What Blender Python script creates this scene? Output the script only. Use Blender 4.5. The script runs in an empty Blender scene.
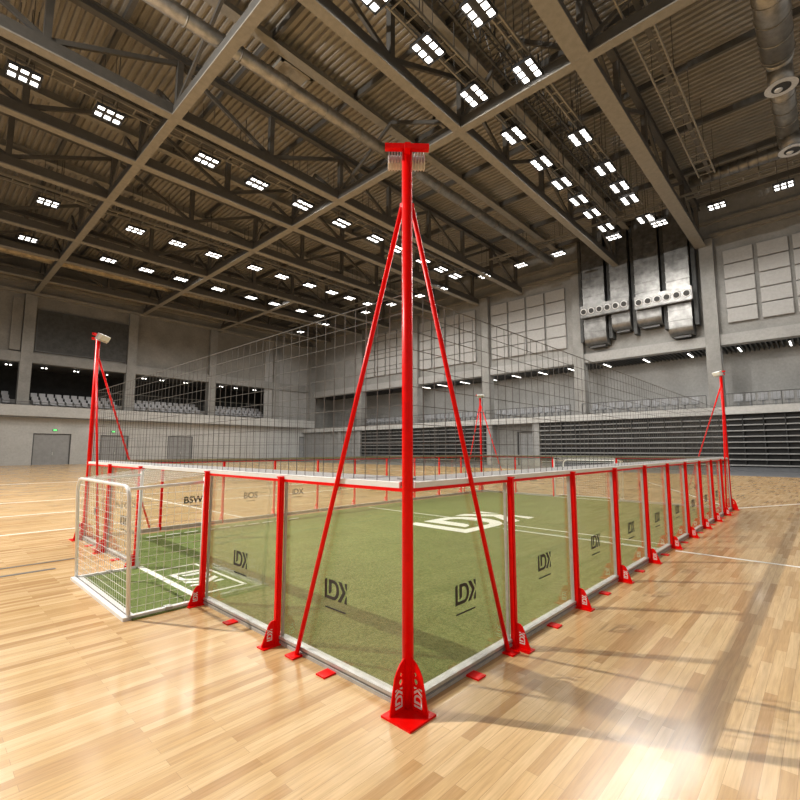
import bpy, bmesh, math, random
from mathutils import Vector, Matrix
from mathutils.geometry import tessellate_polygon
random.seed(7)
R = math.radians
scene = bpy.context.scene
col = scene.collection

# ------------------------------------------------------------------ camera, world, lamps, exposure
cam_data = bpy.data.cameras.new('camera')
cam_data.sensor_width = 36.0
cam_data.lens = 36.0 * 455.2 / 800.0
cam_data.clip_end = 300.0
cam = bpy.data.objects.new('camera', cam_data)
cam.location = (-2.0822, -1.8872, 1.4864)
cam.rotation_euler = (R(90) + 0.10894, 0, 0.75267 - R(90))
col.objects.link(cam)
scene.camera = cam

world = bpy.data.worlds.new('world')
scene.world = world
world.use_nodes = True
bg = world.node_tree.nodes['Background']
bg.inputs['Color'].default_value = (1.0, 0.95, 0.88, 1)
bg.inputs['Strength'].default_value = 0.45

LED = 4.5              # glow of the ceiling light modules
LAMP_W = 640.0         # power of one ceiling light
KEY_W = 7000.0        # the strong floodlight left of the cage
scene.view_settings.view_transform = 'Standard'
scene.view_settings.look = 'None'
scene.view_settings.gamma = 1
scene.view_settings.exposure = 0.0

# ------------------------------------------------------------------ materials
def new_mat(name):
    m = bpy.data.materials.new(name)
    m.use_nodes = True
    nt = m.node_tree
    return m, nt, nt.nodes['Principled BSDF']

def noise_mix(nt, scale, c1, c2, detail=6, rough=.6, coord='Object', lo=.35, hi=.65, stretch=None):
    tc = nt.nodes.new('ShaderNodeTexCoord')
    n = nt.nodes.new('ShaderNodeTexNoise')
    n.inputs['Scale'].default_value = scale
    n.inputs['Detail'].default_value = detail
    n.inputs['Roughness'].default_value = rough
    if stretch:
        mp = nt.nodes.new('ShaderNodeMapping')
        mp.inputs['Scale'].default_value = stretch
        nt.links.new(tc.outputs[coord], mp.inputs['Vector'])
        nt.links.new(mp.outputs[0], n.inputs['Vector'])
    else:
        nt.links.new(tc.outputs[coord], n.inputs['Vector'])
    cr = nt.nodes.new('ShaderNodeValToRGB')
    cr.color_ramp.elements[0].position = lo
    cr.color_ramp.elements[1].position = hi
    cr.color_ramp.elements[0].color = (*c1, 1)
    cr.color_ramp.elements[1].color = (*c2, 1)
    nt.links.new(n.outputs[0], cr.inputs[0])
    return n, cr

def mat(name, c, rough=.5, metal=0.0, var=.12, scale=8.0, bump=0.0, spec=.5):
    m, nt, b = new_mat(name)
    c1 = tuple(x * (1 - var) for x in c)
    c2 = tuple(min(1, x * (1 + var)) for x in c)
    n, cr = noise_mix(nt, scale, c1, c2)
    nt.links.new(cr.outputs[0], b.inputs['Base Color'])
    b.inputs['Roughness'].default_value = rough
    b.inputs['Metallic'].default_value = metal
    b.inputs['Specular IOR Level'].default_value = spec
    if bump:
        bp = nt.nodes.new('ShaderNodeBump')
        bp.inputs['Strength'].default_value = bump
        nt.links.new(n.outputs[0], bp.inputs['Height'])
        nt.links.new(bp.outputs[0], b.inputs['Normal'])
    return m

def emit(name, c, s):
    m, nt, b = new_mat(name)
    b.inputs['Base Color'].default_value = (*c, 1)
    b.inputs['Emission Color'].default_value = (*c, 1)
    b.inputs['Emission Strength'].default_value = s
    return m

def wood_floor():
    m, nt, b = new_mat('maple_strip_floor')
    tc = nt.nodes.new('ShaderNodeTexCoord')
    br = nt.nodes.new('ShaderNodeTexBrick')
    br.offset = .37
    br.offset_frequency = 2
    br.inputs['Scale'].default_value = 1.0
    br.inputs['Brick Width'].default_value = .82
    br.inputs['Row Height'].default_value = .062
    br.inputs['Mortar Size'].default_value = .0012
    br.inputs['Mortar Smooth'].default_value = .3
    br.inputs['Bias'].default_value = 0.0
    br.inputs['Color1'].default_value = (0, 0, 0, 1)
    br.inputs['Color2'].default_value = (1, 1, 1, 1)
    br.inputs['Mortar'].default_value = (.25, .25, .25, 1)
    nt.links.new(tc.outputs['Object'], br.inputs['Vector'])
    ramp = nt.nodes.new('ShaderNodeValToRGB')
    e = ramp.color_ramp.elements
    e[0].position = 0.0; e[0].color = (.49, .295, .13, 1)
    e[1].position = 1.0; e[1].color = (.74, .53, .29, 1)
    k = ramp.color_ramp.elements.new(.35); k.color = (.62, .41, .195, 1)
    nt.links.new(br.outputs['Color'], ramp.inputs[0])
    # grain along the strips
    n, cr = noise_mix(nt, 3.0, (.70, .64, .56), (1.06, 1.05, 1.04), detail=4, rough=.6, lo=.3, hi=.62, stretch=(1.2, 22, 1))
    mx = nt.nodes.new('ShaderNodeMix'); mx.data_type = 'RGBA'; mx.blend_type = 'MULTIPLY'
    mx.inputs['Factor'].default_value = .6
    nt.links.new(ramp.outputs[0], mx.inputs[6])
    nt.links.new(cr.outputs[0], mx.inputs[7])
    # broad tone drift
    n2, cr2 = noise_mix(nt, .5, (.9, .88, .86), (1.05, 1.05, 1.05), detail=3)
    mx2 = nt.nodes.new('ShaderNodeMix'); mx2.data_type = 'RGBA'; mx2.blend_type = 'MULTIPLY'
    mx2.inputs['Factor'].default_value = .6
    nt.links.new(mx.outputs[2], mx2.inputs[6])
    nt.links.new(cr2.outputs[0], mx2.inputs[7])
    # seams
    mx3 = nt.nodes.new('ShaderNodeMix'); mx3.data_type = 'RGBA'
    mx3.inputs[7].default_value = (.33, .2, .1, 1)
    mul = nt.nodes.new('ShaderNodeMath'); mul.operation = 'MULTIPLY'; mul.inputs[1].default_value = .55
    nt.links.new(br.outputs['Fac'], mul.inputs[0])
    nt.links.new(mul.outputs[0], mx3.inputs['Factor'])
    nt.links.new(mx2.outputs[2], mx3.inputs[6])
    nt.links.new(mx3.outputs[2], b.inputs['Base Color'])
    # varnish wear
    n4, cr4 = noise_mix(nt, 1.3, (.15, .15, .15), (.27, .27, .27), detail=5)
    nt.links.new(cr4.outputs[0], b.inputs['Roughness'])
    b.inputs['Specular IOR Level'].default_value = .30
    return m

def concrete(name, c, var=.2):
    m, nt, b = new_mat(name)
    n, cr = noise_mix(nt, .55, tuple(x * (1 - var) for x in c), tuple(x * (1 + var) for x in c), detail=9, rough=.68, lo=.3, hi=.7)
    n2, cr2 = noise_mix(nt, 6, (.86, .86, .86), (1.1, 1.1, 1.1), detail=6, rough=.7)
    mx = nt.nodes.new('ShaderNodeMix'); mx.data_type = 'RGBA'; mx.blend_type = 'MULTIPLY'
    mx.inputs['Factor'].default_value = .7
    nt.links.new(cr.outputs[0], mx.inputs[6]); nt.links.new(cr2.outputs[0], mx.inputs[7])
    nt.links.new(mx.outputs[2], b.inputs['Base Color'])
    b.inputs['Roughness'].default_value = .8
    return m

def turf_mat():
    m, nt, b = new_mat('turf_green')
    n, cr = noise_mix(nt, 38, (.060, .100, .018), (.235, .290, .095), detail=9, rough=.85, lo=.39, hi=.61)
    n2, cr2 = noise_mix(nt, 1.4, (.86, .86, .8), (1.1, 1.08, 1.05), detail=4)
    mx = nt.nodes.new('ShaderNodeMix'); mx.data_type = 'RGBA'; mx.blend_type = 'MULTIPLY'
    mx.inputs['Factor'].default_value = .8
    nt.links.new(cr.outputs[0], mx.inputs[6]); nt.links.new(cr2.outputs[0], mx.inputs[7])
    nt.links.new(mx.outputs[2], b.inputs['Base Color'])
    b.inputs['Roughness'].default_value = .9
    b.inputs['Specular IOR Level'].default_value = .15
    bp = nt.nodes.new('ShaderNodeBump'); bp.inputs['Strength'].default_value = .5; bp.inputs['Distance'].default_value = .02
    nt.links.new(n.outputs[0], bp.inputs['Height'])
    nt.links.new(bp.outputs[0], b.inputs['Normal'])
    return m

def glass_mat():
    m, nt, b = new_mat('clear_polycarbonate')
    nt.nodes.remove(b)
    out = nt.nodes['Material Output']
    tr = nt.nodes.new('ShaderNodeBsdfTransparent'); tr.inputs[0].default_value = (.95, .955, .93, 1)
    gl = nt.nodes.new('ShaderNodeBsdfGlossy'); gl.inputs['Roughness'].default_value = .02
    gl.inputs[0].default_value = (1, 1, 1, 1)
    lw = nt.nodes.new('ShaderNodeLayerWeight')
    pw = nt.nodes.new('ShaderNodeMath'); pw.operation = 'POWER'; pw.inputs[1].default_value = 4.5
    nt.links.new(lw.outputs['Facing'], pw.inputs[0])
    fr = nt.nodes.new('ShaderNodeMath'); fr.operation = 'MULTIPLY_ADD'; fr.inputs[1].default_value = .9; fr.inputs[2].default_value = .035
    nt.links.new(pw.outputs[0], fr.inputs[0])
    # warm haze: reflected maple floor light painted into the sheet
    df = nt.nodes.new('ShaderNodeBsdfDiffuse'); df.inputs[0].default_value = (.75, .62, .42, 1)
    n, cr = noise_mix(nt, 1.2, (.05, .05, .05), (.09, .09, .09))
    ms = nt.nodes.new('ShaderNodeMixShader')
    nt.links.new(cr.outputs[0], ms.inputs[0])
    nt.links.new(tr.outputs[0], ms.inputs[1]); nt.links.new(df.outputs[0], ms.inputs[2])
    mx = nt.nodes.new('ShaderNodeMixShader')
    nt.links.new(fr.outputs[0], mx.inputs[0])
    nt.links.new(ms.outputs[0], mx.inputs[1]); nt.links.new(gl.outputs[0], mx.inputs[2])
    nt.links.new(mx.outputs[0], out.inputs[0])
    return m

M = dict(
    floor=wood_floor(), turf=turf_mat(), glass=glass_mat(),
    red=mat('red_powder_coat', (.86, .003, .002), .33, 0, .05, 20, 0, .13),
    white=mat('white_paint', (.80, .80, .78), .4, 0, .04, 10),
    line=mat('white_line_paint', (.82, .81, .77), .5, 0, .06, 20),
    turf_line=mat('white_turf_yarn', (.78, .80, .70), .9, 0, .15, 90, .3),
    dark_line=mat('dark_line_paint', (.10, .09, .08), .45, 0, .1, 10),
    alu=mat('brushed_aluminium', (.50, .50, .48), .38, .35, .1, 14),
    groove=mat('grey_groove', (.22, .22, .22), .5, .2, .1, 14),
    string=mat('grey_net_cord', (.11, .105, .10), .8, 0, .1, 30),
    goal_string=mat('white_net_cord', (.80, .80, .78), .8, 0, .05, 30),
    mesh=mat('grey_mesh_fabric', (.34, .33, .32), .9, 0, .3, 160, .3),
    ink=mat('black_print', (.022, .021, .019), .5, 0, .1, 20),
    beam=mat('taupe_steel_paint', (.235, .220, .190), .55, 0, .10, 4),
    deck=mat('taupe_roof_deck', (.250, .232, .20), .55, 0, .08, 1),
    purlin=mat('dark_taupe_steel_and_shade', (.075, .070, .062), .6, 0, .1, 4),  # dark steel; on truss webs the tone paints in shade
    concrete=concrete('cast_concrete', (.222, .219, .208)),
    concrete_light=concrete('pale_concrete', (.285, .282, .272), .14),
    concrete_pale=concrete('pale_smooth_concrete', (.43, .428, .412), .12),
    concrete_warm=concrete('warm_concrete', (.20, .192, .175), .22),
    black=mat('black_curtain', (.014, .014, .014), .9, 0, .3, 2),
    darkgrey=mat('dark_grey_cloth', (.05, .052, .052), .8, 0, .25, 3),
    steelgrey=mat('grey_door_paint', (.25, .252, .25), .5, 0, .08, 3),
    galv=mat('galvanised_duct', (.19, .187, .18), .42, .85, .28, 2.2, .05),
    galv_dark=mat('dull_galvanised_duct', (.29, .28, .26), .40, .7, .25, 2.5, .05),
    gold=mat('brassy_duct_wrap', (.34, .28, .19), .42, .6, .3, 3),
    panel=mat('off_white_acoustic_panel', (.31, .305, .295), .85, 0, .06, 6),
    greyfloor=mat('grey_rubber_floor', (.13, .135, .145), .6, 0, .1, 5),
    seat=mat('grey_seat_plastic', (.30, .30, .31), .5, 0, .1, 8),
    seatpale=mat('pale_seat_plastic', (.22, .225, .235), .5, 0, .1, 8),
    bleach_dark=mat('black_bleacher_void', (.022, .022, .022), .8, 0, .2, 3),
    bleach_nose=mat('grey_bleacher_nosing', (.26, .26, .255), .5, .2, .1, 6),
    rail=mat('dark_rail', (.07, .07, .07), .5, .3, .1, 6),
    housing=mat('black_lamp_housing', (.03, .03, .03), .5, .3, .1, 6),
    led=emit('led_white', (1, .965, .91), LED),
    tube=emit('tube_white', (1, .97, .9), 5),
    exit_green=emit('exit_sign_green', (.12, .85, .2), 1.4),
    lens=mat('pale_lamp_lens', (.68, .66, .60), .25, 0, .05, 10),
    fin=mat('silver_heat_sink', (.62, .62, .62), .35, .5, .1, 10),
)

# ------------------------------------------------------------------ mesh helpers
class MB:
    def __init__(s):
        s.bm = bmesh.new()
    def box(s, x0, x1, y0, y1, z0, z1, mtx=None):
        if x0 > x1: x0, x1 = x1, x0
        if y0 > y1: y0, y1 = y1, y0
        v = [Vector((x, y, z)) for z in (z0, z1) for y in (y0, y1) for x in (x0, x1)]
        if mtx: v = [mtx @ p for p in v]
        v = [s.bm.verts.new(p) for p in v]
        for f in ((0, 2, 3, 1), (4, 5, 7, 6), (0, 1, 5, 4), (2, 6, 7, 3), (0, 4, 6, 2), (1, 3, 7, 5)):
            s.bm.faces.new([v[i] for i in f])
        return s
    def tube(s, a, b, r, n=10, r2=None, cap=True):
        a, b = Vector(a), Vector(b)
        d = (b - a).normalized()
        up = Vector((0, 0, 1)) if abs(d.z) < .95 else Vector((1, 0, 0))
        e1 = d.cross(up).normalized(); e2 = d.cross(e1)
        r2 = r if r2 is None else r2
        c1, c2 = [], []
        for i in range(n):
            t = 2 * math.pi * (i + .5) / n
            o = e1 * math.cos(t) + e2 * math.sin(t)
            c1.append(s.bm.verts.new(a + o * r)); c2.append(s.bm.verts.new(b + o * r2))
        for i in range(n):
            j = (i + 1) % n
            f = s.bm.faces.new((c1[i], c1[j], c2[j], c2[i])); f.smooth = n > 6
        if cap:
            s.bm.faces.new(c1[::-1]); s.bm.faces.new(c2)
        return s
    def bar(s, a, b, w, h):
        """square bar between two points, w sideways and h in the upright direction"""
        a, b = Vector(a), Vector(b)
        d = (b - a); L = d.length; d.normalize()
        up = Vector((0, 0, 1)) if abs(d.z) < .95 else Vector((1, 0, 0))
        e1 = d.cross(up).normalized(); e2 = e1.cross(d)
        m = Matrix((( d.x, e1.x, e2.x, a.x), (d.y, e1.y, e2.y, a.y), (d.z, e1.z, e2.z, a.z), (0, 0, 0, 1)))
        return s.box(0, L, -w / 2, w / 2, -h / 2, h / 2, m)
    def path(s, pts, r, n=10):
        """round tube through points"""
        pts = [Vector(p) for p in pts]
        rings = []
        prev = None
        for i, p in enumerate(pts):
            d = (pts[min(i + 1, len(pts) - 1)] - pts[max(i - 1, 0)]).normalized()
            if prev is None:
                up = Vector((0, 0, 1)) if abs(d.z) < .9 else Vector((1, 0, 0))
                e1 = d.cross(up).normalized()
            else:
                e1 = (prev - d * prev.dot(d)).normalized()
            prev = e1
            e2 = d.cross(e1)
            rings.append([s.bm.verts.new(p + (e1 * math.cos(2 * math.pi * k / n) + e2 * math.sin(2 * math.pi * k / n)) * r) for k in range(n)])
        for a, b in zip(rings, rings[1:]):
            for k in range(n):
                f = s.bm.faces.new((a[k], a[(k + 1) % n], b[(k + 1) % n], b[k])); f.smooth = True
        s.bm.faces.new(rings[0][::-1]); s.bm.faces.new(rings[-1])
        return s
    def prism(s, outline, t, mtx, holes=()):
        """outline in the local xy plane, thickness t along local +z"""
        loops = [[Vector((p[0], p[1], 0)) for p in l] for l in (outline, *holes)]
        tris = tessellate_polygon(loops)
        flat = [p for l in loops for p in l]
        lo = [s.bm.verts.new(mtx @ p) for p in flat]
        hi = [s.bm.verts.new(mtx @ (p + Vector((0, 0, t)))) for p in flat]
        for a, b, c in tris:
            try:
                s.bm.faces.new((lo[a], lo[b], lo[c])); s.bm.faces.new((hi[c], hi[b], hi[a]))
            except ValueError:
                pass
        k = 0
        for l in loops:
            n = len(l)
            for i in range(n):
                j = (i + 1) % n
                s.bm.faces.new((lo[k + i], lo[k + j], hi[k + j], hi[k + i]))
            k += n
        bmesh.ops.recalc_face_normals(s.bm, faces=s.bm.faces)
        return s
    def grid_strings(s, origin, du, dv, nu, nv, r):
        """net: nu strings along dv and nv strings along du"""
        o, du, dv = Vector(origin), Vector(du), Vector(dv)
        for i in range(nu + 1):
            a = o + du * (i / nu); s.tube(a, a + dv, r, 4, cap=False)
        for j in range(nv + 1):
            a = o + dv * (j / nv); s.tube(a, a + du, r, 4, cap=False)
        return s
    def build(s, name, m, parent=None, loc=None, rz=None):
        me = bpy.data.meshes.new(name)
        s.bm.normal_update()
        s.bm.to_mesh(me); s.bm.free()
        me.materials.append(m if not isinstance(m, str) else M[m])
        o = bpy.data.objects.new(name, me)
        col.objects.link(o)
        if parent: o.parent = parent
        if loc is not None: o.location = loc
        if rz is not None: o.rotation_euler = (0, 0, rz)
        return o

def tag(o, label=None, cat=None, group=None, kind=None):
    if label: o['label'] = label
    if cat: o['category'] = cat
    if group: o['group'] = group
    if kind: o['kind'] = kind
    return o
def thing(name, label, cat, loc=(0, 0, 0), rz=0, group=None):
    o = bpy.data.objects.new(name, None)
    col.objects.link(o)
    o.location = loc; o.rotation_euler = (0, 0, rz)
    o.empty_display_size = .1
    return tag(o, label, cat, group)
def struct(name, mb, m):
    return tag(mb.build(name, m), kind='structure')
KIDS = {}
def children(o):
    return [c for c in bpy.data.objects if c.parent == o]
def tree(o):
    return (o, [tree(c) for c in children(o)])
def copy_tree(t, parent=None):
    o, kids = t
    c = o.copy(); col.objects.link(c)
    if parent: c.parent = parent
    for k in kids: copy_tree(k, c)
    return c
ORD = ['first', 'second', 'third', 'fourth', 'fifth', 'sixth', 'seventh', 'eighth', 'ninth', 'tenth', 'eleventh', 'twelfth',
       'thirteenth', 'fourteenth', 'fifteenth', 'sixteenth', 'seventeenth', 'eighteenth', 'nineteenth', 'twentieth']

# ------------------------------------------------------------------ emblem outlines (unit height 1, width about 1.8)
def arc(cx, cy, rx, ry, a0, a1, n=9):
    return [(cx + rx * math.cos(R(a0 + (a1 - a0) * i / n)), cy + ry * math.sin(R(a0 + (a1 - a0) * i / n))) for i in range(n + 1)]
def emblem():
    k = 1 / 270.0
    ld = [(0, 0), (0, 238), (6, 254), (16, 264), (30, 270), (53, 270), (53, 43), (200, 43)]
    ld += arc(200, 133, 67, 90, -90, 90, 10)[1:]
    ld += [(155, 223), (155, 118), (149, 98), (138, 84), (122, 75), (95, 70), (95, 268), (205, 268)]
    ld += arc(205, 134, 118, 134, 90, -90, 14)[1:]
    ka = [(303, 270), (375, 270), (465, 143), (368, 0), (297, 0), (400, 140)]
    kb = [(440, 270), (490, 270), (490, 173), (462, 205), (447, 235)]
    kc = [(490, 113), (490, 0), (440, 0), (447, 35), (462, 75)]
    return [[(x * k, y * k) for x, y in p] for p in (ld, ka, kb, kc)]
EMB = emblem()
def add_emblem(mb, mtx, h, t, rot=False):
    """emblem centred on the local origin in the local xy plane"""
    for p in EMB:
        q = [((x - .907) * h, (y - .5) * h) for x, y in p]
        if rot: q = [(-y, x) for x, y in q]
        mb.prism(q, t, mtx)
    return mb
def frame(origin, ex, ey):
    ex, ey = Vector(ex).normalized(), Vector(ey).normalized()
    ez = ex.cross(ey)
    return Matrix(((ex.x, ey.x, ez.x, origin[0]), (ex.y, ey.y, ez.y, origin[1]), (ex.z, ey.z, ez.z, origin[2]), (0, 0, 0, 1)))
def add_text(mb, s, mtx, h):
    cu = bpy.data.curves.new('writing', 'FONT')
    cu.body = s; cu.size = h * 1.38; cu.align_x = 'CENTER'; cu.extrude = .0008; cu.offset = .004
    tmp = bpy.data.objects.new('writing', cu); col.objects.link(tmp)
    dg = bpy.context.evaluated_depsgraph_get()
    me = tmp.evaluated_get(dg).to_mesh()
    vs = [mb.bm.verts.new(mtx @ (v.co + Vector((0, -h / 2, 0)))) for v in me.vertices]
    for p in me.polygons:
        try: mb.bm.faces.new([vs[i] for i in p.vertices])
        except ValueError: pass
    bpy.data.objects.remove(tmp)
    return mb

# ================================================================== THE SETTING
XW, YW = 39.0, 55.0            # inner faces of the right and the left hall wall
X0, Y0 = -16.0, -16.0          # how far the hall is built behind the camera
floor = struct('floor', MB().box(X0, XW + 5, Y0, YW + 6, -.3, 0), 'floor')
def fl(name, m, x0, x1, y0, y1, z=.003, zb=-.01):
    return MB().box(x0, x1, y0, y1, zb, z).build(name, m, floor)
fl('grey_border', 'greyfloor', 30.6, XW, Y0, YW, .004)
for x0, x1, y0, y1 in ((5.74, 5.80, -14, -.12), (12.9, 12.96, 7.6, 20), (3.02, 3.08, 7.6, 22), (-14, 30, 15.0, 15.06), (-14, 1.7, 8.70, 8.76),
                       (-14, 30, 24.0, 24.07), (-14, 29.5, 11.6, 11.66), (22, 22.07, 8, 40)):
    fl('court_line', 'line', x0, x1, y0, y1)
MB().bar((12.4, -.05, .001), (24, -5.6, .001), .06, .005).build('court_line', 'line', floor)
for x0, x1, y0, y1 in ((-14, -.72, 5.30, 5.37), (-14, -.4, 5.78, 5.83)):
    fl('court_line', 'dark_line', x0, x1, y0, y1, .0035)

# --- left hall wall (runs along X at Y = 55)
def wl(name, m, x0, x1, z0, z1, y0, y1):
    return tag(MB().box(x0, x1, y0, y1, z0, z1).build(name, m), kind='structure')
doorsL = [(6.0, 9.1, 3.1), (11.7, 14.4, 3.05), (18.55, 21.45, 3.1)]
mb = MB(); xs = X0
for a, b, h in doorsL:
    mb.box(xs, a, YW, YW + .4, 0, 4.62); mb.box(a, b, YW, YW + .4, h, 4.62); xs = b
mb.box(xs, 36.9, YW, YW + .4, 0, 4.62)
mb.box(36.9, 38.1, YW, YW + .4, 3.4, 4.62); mb.box(38.1, XW, YW, YW + .4, 0, 4.62)
struct('wall_left', mb, 'concrete_pale')
for i, (a, b, h) in enumerate(doorsL + [(36.9, 38.1, 3.4)]):
    mb = MB()
    n = 2 if b - a > 2 else 1
    w = (b - a) / n
    for k in range(n):
        mb.box(a + k * w + .012, a + (k + 1) * w - .012, YW + .12, YW + .2, .01, h - .03)
    d = tag(mb.build('door_%d' % (i + 1), 'steelgrey'), kind='structure')
    fr = MB().box(a, a + .09, YW + .04, YW + .3, 0, h).box(b - .09, b, YW + .04, YW + .3, 0, h).box(a, b, YW + .04, YW + .3, h - .09, h)
    fr.build('door_frame', 'rail', d)
    MB().box((a + b) / 2 + .06, (a + b) / 2 + .1, YW + .03, YW + .12, .95, 1.25).build('door_handle', 'alu', d)
struct('balcony_left', MB().box(X0, XW, YW - 1.0, YW + 6, 4.72, 5.2).box(X0, XW, YW - 1.0, YW - .75, 5.2, 5.75), 'concrete_pale')
struct('wall_upper_left', MB().box(X0, XW, YW, YW + .4, 10.9, 21), 'concrete_warm')
struct('beam_left', MB().box(X0, XW, YW - .35, YW + .5, 10.0, 10.95), 'concrete')
struct('wall_gallery_left', MB().box(X0, XW + 5, YW + 5.2, YW + 5.5, 4.6, 10.4), 'black')
struct('ceiling_gallery_left', MB().box(X0, XW, YW + .5, YW + 5.5, 10.0, 10.3), 'darkgrey')
colsL = [-13.7, -4.4, 4.9, 14.1, 23.4, 32.6]
for i, x in enumerate(colsL):
    wl('column', 'concrete', x - .46, x + .46, 5.0, 16.75, YW - .45, YW + .4)
wl('column', 'concrete', XW - .9, XW, 0, 17, YW - .9, YW)
wl('wall_pilaster', 'concrete_warm', 3.55, 4.35, 11.1, 16.3, YW - .3, YW + .1)
wl('wall_return_left', 'concrete_light', 30.9, XW, 5.0, 16.9, YW - .12, YW + .05)
# --- right hall wall (runs along Y at X = 39)
struct('wall_right', MB().box(XW, XW + .4, Y0, 17.7, 0, 4.2).box(XW, XW + .4, 22.8, YW, 0, 4.2)
       .box(XW - .6, XW - .2, 20.25, 22.8, 0, 4.2).box(XW - .6, XW - .2, 17.7, 18.3, 0, 4.2).box(XW - .6, XW - .2, 18.3, 20.25, 3.2, 4.2), 'concrete')
d = tag(MB().box(XW - .45, XW - .35, 18.33, 20.2, .01, 3.17).build('door_5', 'steelgrey'), kind='structure')
MB().box(XW - .65, XW - .2, 18.24, 18.33, 0, 3.2).box(XW - .65, XW - .2, 20.2, 20.29, 0, 3.2).box(XW - .65, XW - .2, 18.24, 20.29, 3.17, 3.26).build('door_frame', 'rail', d)
for y in (17.9, 22.9, 42.6, 46.5):
    wl('column', 'concrete_light', XW - 1.5, XW - .3, 0, 4.1, y - .33, y + .33)
struct('wall_right_corner', MB().box(XW - 1.2, XW - .8, 46.5, YW, 0, 4.1).box(XW - 1.2, XW - .8, 42.6, 44.2, 0, 4.1).box(XW - 1.2, XW - .8, 44.2, 46.5, 3.0, 4.1), 'concrete_light')
tag(MB().box(XW - 1.1, XW - 1.0, 44.22, 46.2, .01, 2.98).build('door_6', 'steelgrey'), kind='structure')
struct('balcony_right', MB().box(XW - 1.7, XW + 5, Y0, YW, 3.98, 4.5), 'concrete_pale')
struct('wall_upper_right', MB().box(XW, XW + .4, Y0, YW, 9.9, 21), 'concrete')
struct('beam_right', MB().box(XW - .35, XW + .5, Y0, YW, 9.25, 10.05), 'concrete_light')
struct('wall_gallery_right', MB().box(XW + 4.2, XW + 4.5, Y0, YW, 4.5, 9.8), 'concrete_light')
struct('ceiling_gallery_right', MB().box(XW + .5, XW + 4.5, Y0, YW, 9.75, 9.95), 'darkgrey')
mb = MB()
y = -16.2
while y < YW:
    mb.box(XW + .5, XW + 4.2, y, y + .07, 9.3, 9.6); y += .3
tag(mb.build('ceiling_slats_gallery', 'rail'), kind='structure')
colsR = [-6.1, 3.9, 14.0, 23.85, 33.7, 43.6]
for y in colsR:
    wl('column', 'concrete', XW - .55, XW + .4, 4.5, 17.6, y - .45, y + .45)
struct('wall_end_corner', MB().box(XW, XW + 5, YW, YW + .4, 0, 21), 'concrete')
struct('trim_1', MB().box(XW - .3, XW, Y0, YW, 17.75, 18.0).box(XW - .25, XW, Y0, YW, 18.9, 19.1), 'beam')
struct('trim_2', MB().box(X0, XW, YW - .35, YW, 16.8, 17.1).box(X0, XW, YW - .4, YW, 17.9, 18.2).box(X0, XW, YW - .3, YW, 19.1, 19.35), 'beam')

# --- ceiling: ribbed roof deck
bmD = bmesh.new()
zr = 20.7
prof = []
x = X0
while x < XW + 1:
    prof += [(x, zr), (x + .14, zr), (x + .18, zr + .12), (x + .30, zr + .12)]
    x += .34
va = [bmD.verts.new((px, Y0, pz)) for px, pz in prof]
vb = [bmD.verts.new((px, YW + 1, pz)) for px, pz in prof]
for i in range(len(prof) - 1):
    bmD.faces.new((va[i], va[i + 1], vb[i + 1], vb[i]))
mb = MB(); mb.bm.free(); mb.bm = bmD
mb.box(X0, XW + 1, Y0, YW + 1, zr + .2, zr + .4)
struct('ceiling', mb, 'deck')
# purlins
x = -12.1
while x < XW:
    tag(MB().box(x - .09, x + .09, Y0, YW, 20.35, 20.69).build('ceiling_purlin', 'purlin'), kind='structure'); x += 5.0

# --- roof trusses
ZB, ZT = 17.0, 20.2
def truss_x(y, w, label, x1=38.4):
    t = thing('roof_truss', label, 'roof truss', (0, y, ZB), 0, 'roof trusses along the hall')
    c = MB().box(X0, x1, -w / 2, w / 2, 0, .07).build('bottom_chord', 'beam', t)
    MB().box(X0, x1, -w * .38, w * .38, .07, .60).build('web_plate', 'purlin', c)  # darker than the flange: shade of the recessed web put into the colour
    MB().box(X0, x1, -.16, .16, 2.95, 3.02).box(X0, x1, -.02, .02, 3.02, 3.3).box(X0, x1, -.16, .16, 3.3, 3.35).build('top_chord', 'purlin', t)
    xs = [-14.6, -9.7, -4.7, .3, 5.3, 10.25, 15.2, 19.6, 24.0, 28.5, 33.0, 37.5]
    for i, x in enumerate(xs):
        MB().box(x - .13, x + .13, -.13, .13, .6, 2.95).build('vertical_post', 'purlin', t)  # web members share the dark tone, their shading painted in
        if i + 1 < len(xs):
            x2 = xs[i + 1]
            a, b = ((x, 0, .6), (x2, 0, 2.9)) if i % 2 else ((x, 0, 2.9), (x2, 0, .6))
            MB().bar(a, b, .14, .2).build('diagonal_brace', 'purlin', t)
    return t
TRX = [(4.2, .72, 'heaviest steel truss beam, ending on the column right of the four ducts'),
       (10.2, .46, 'steel truss passing just above the lamp bar of the near mast'),
       (19.5, .46, 'steel truss along the hall ceiling, third from the right'),
       (24.6, .46, 'steel truss along the hall ceiling, fourth from the right'),
       (30.0, .46, 'steel truss along the hall ceiling, fifth from the right'),
       (38.1, .46, 'steel truss along the hall ceiling, third from the left wall'),
       (43.3, .46, 'steel truss along the hall ceiling, second from the left wall'),
       (50.0, .40, 'steel truss along the hall ceiling, nearest to the left wall')]
for y, w, l in TRX: truss_x(y, w, l)
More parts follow.
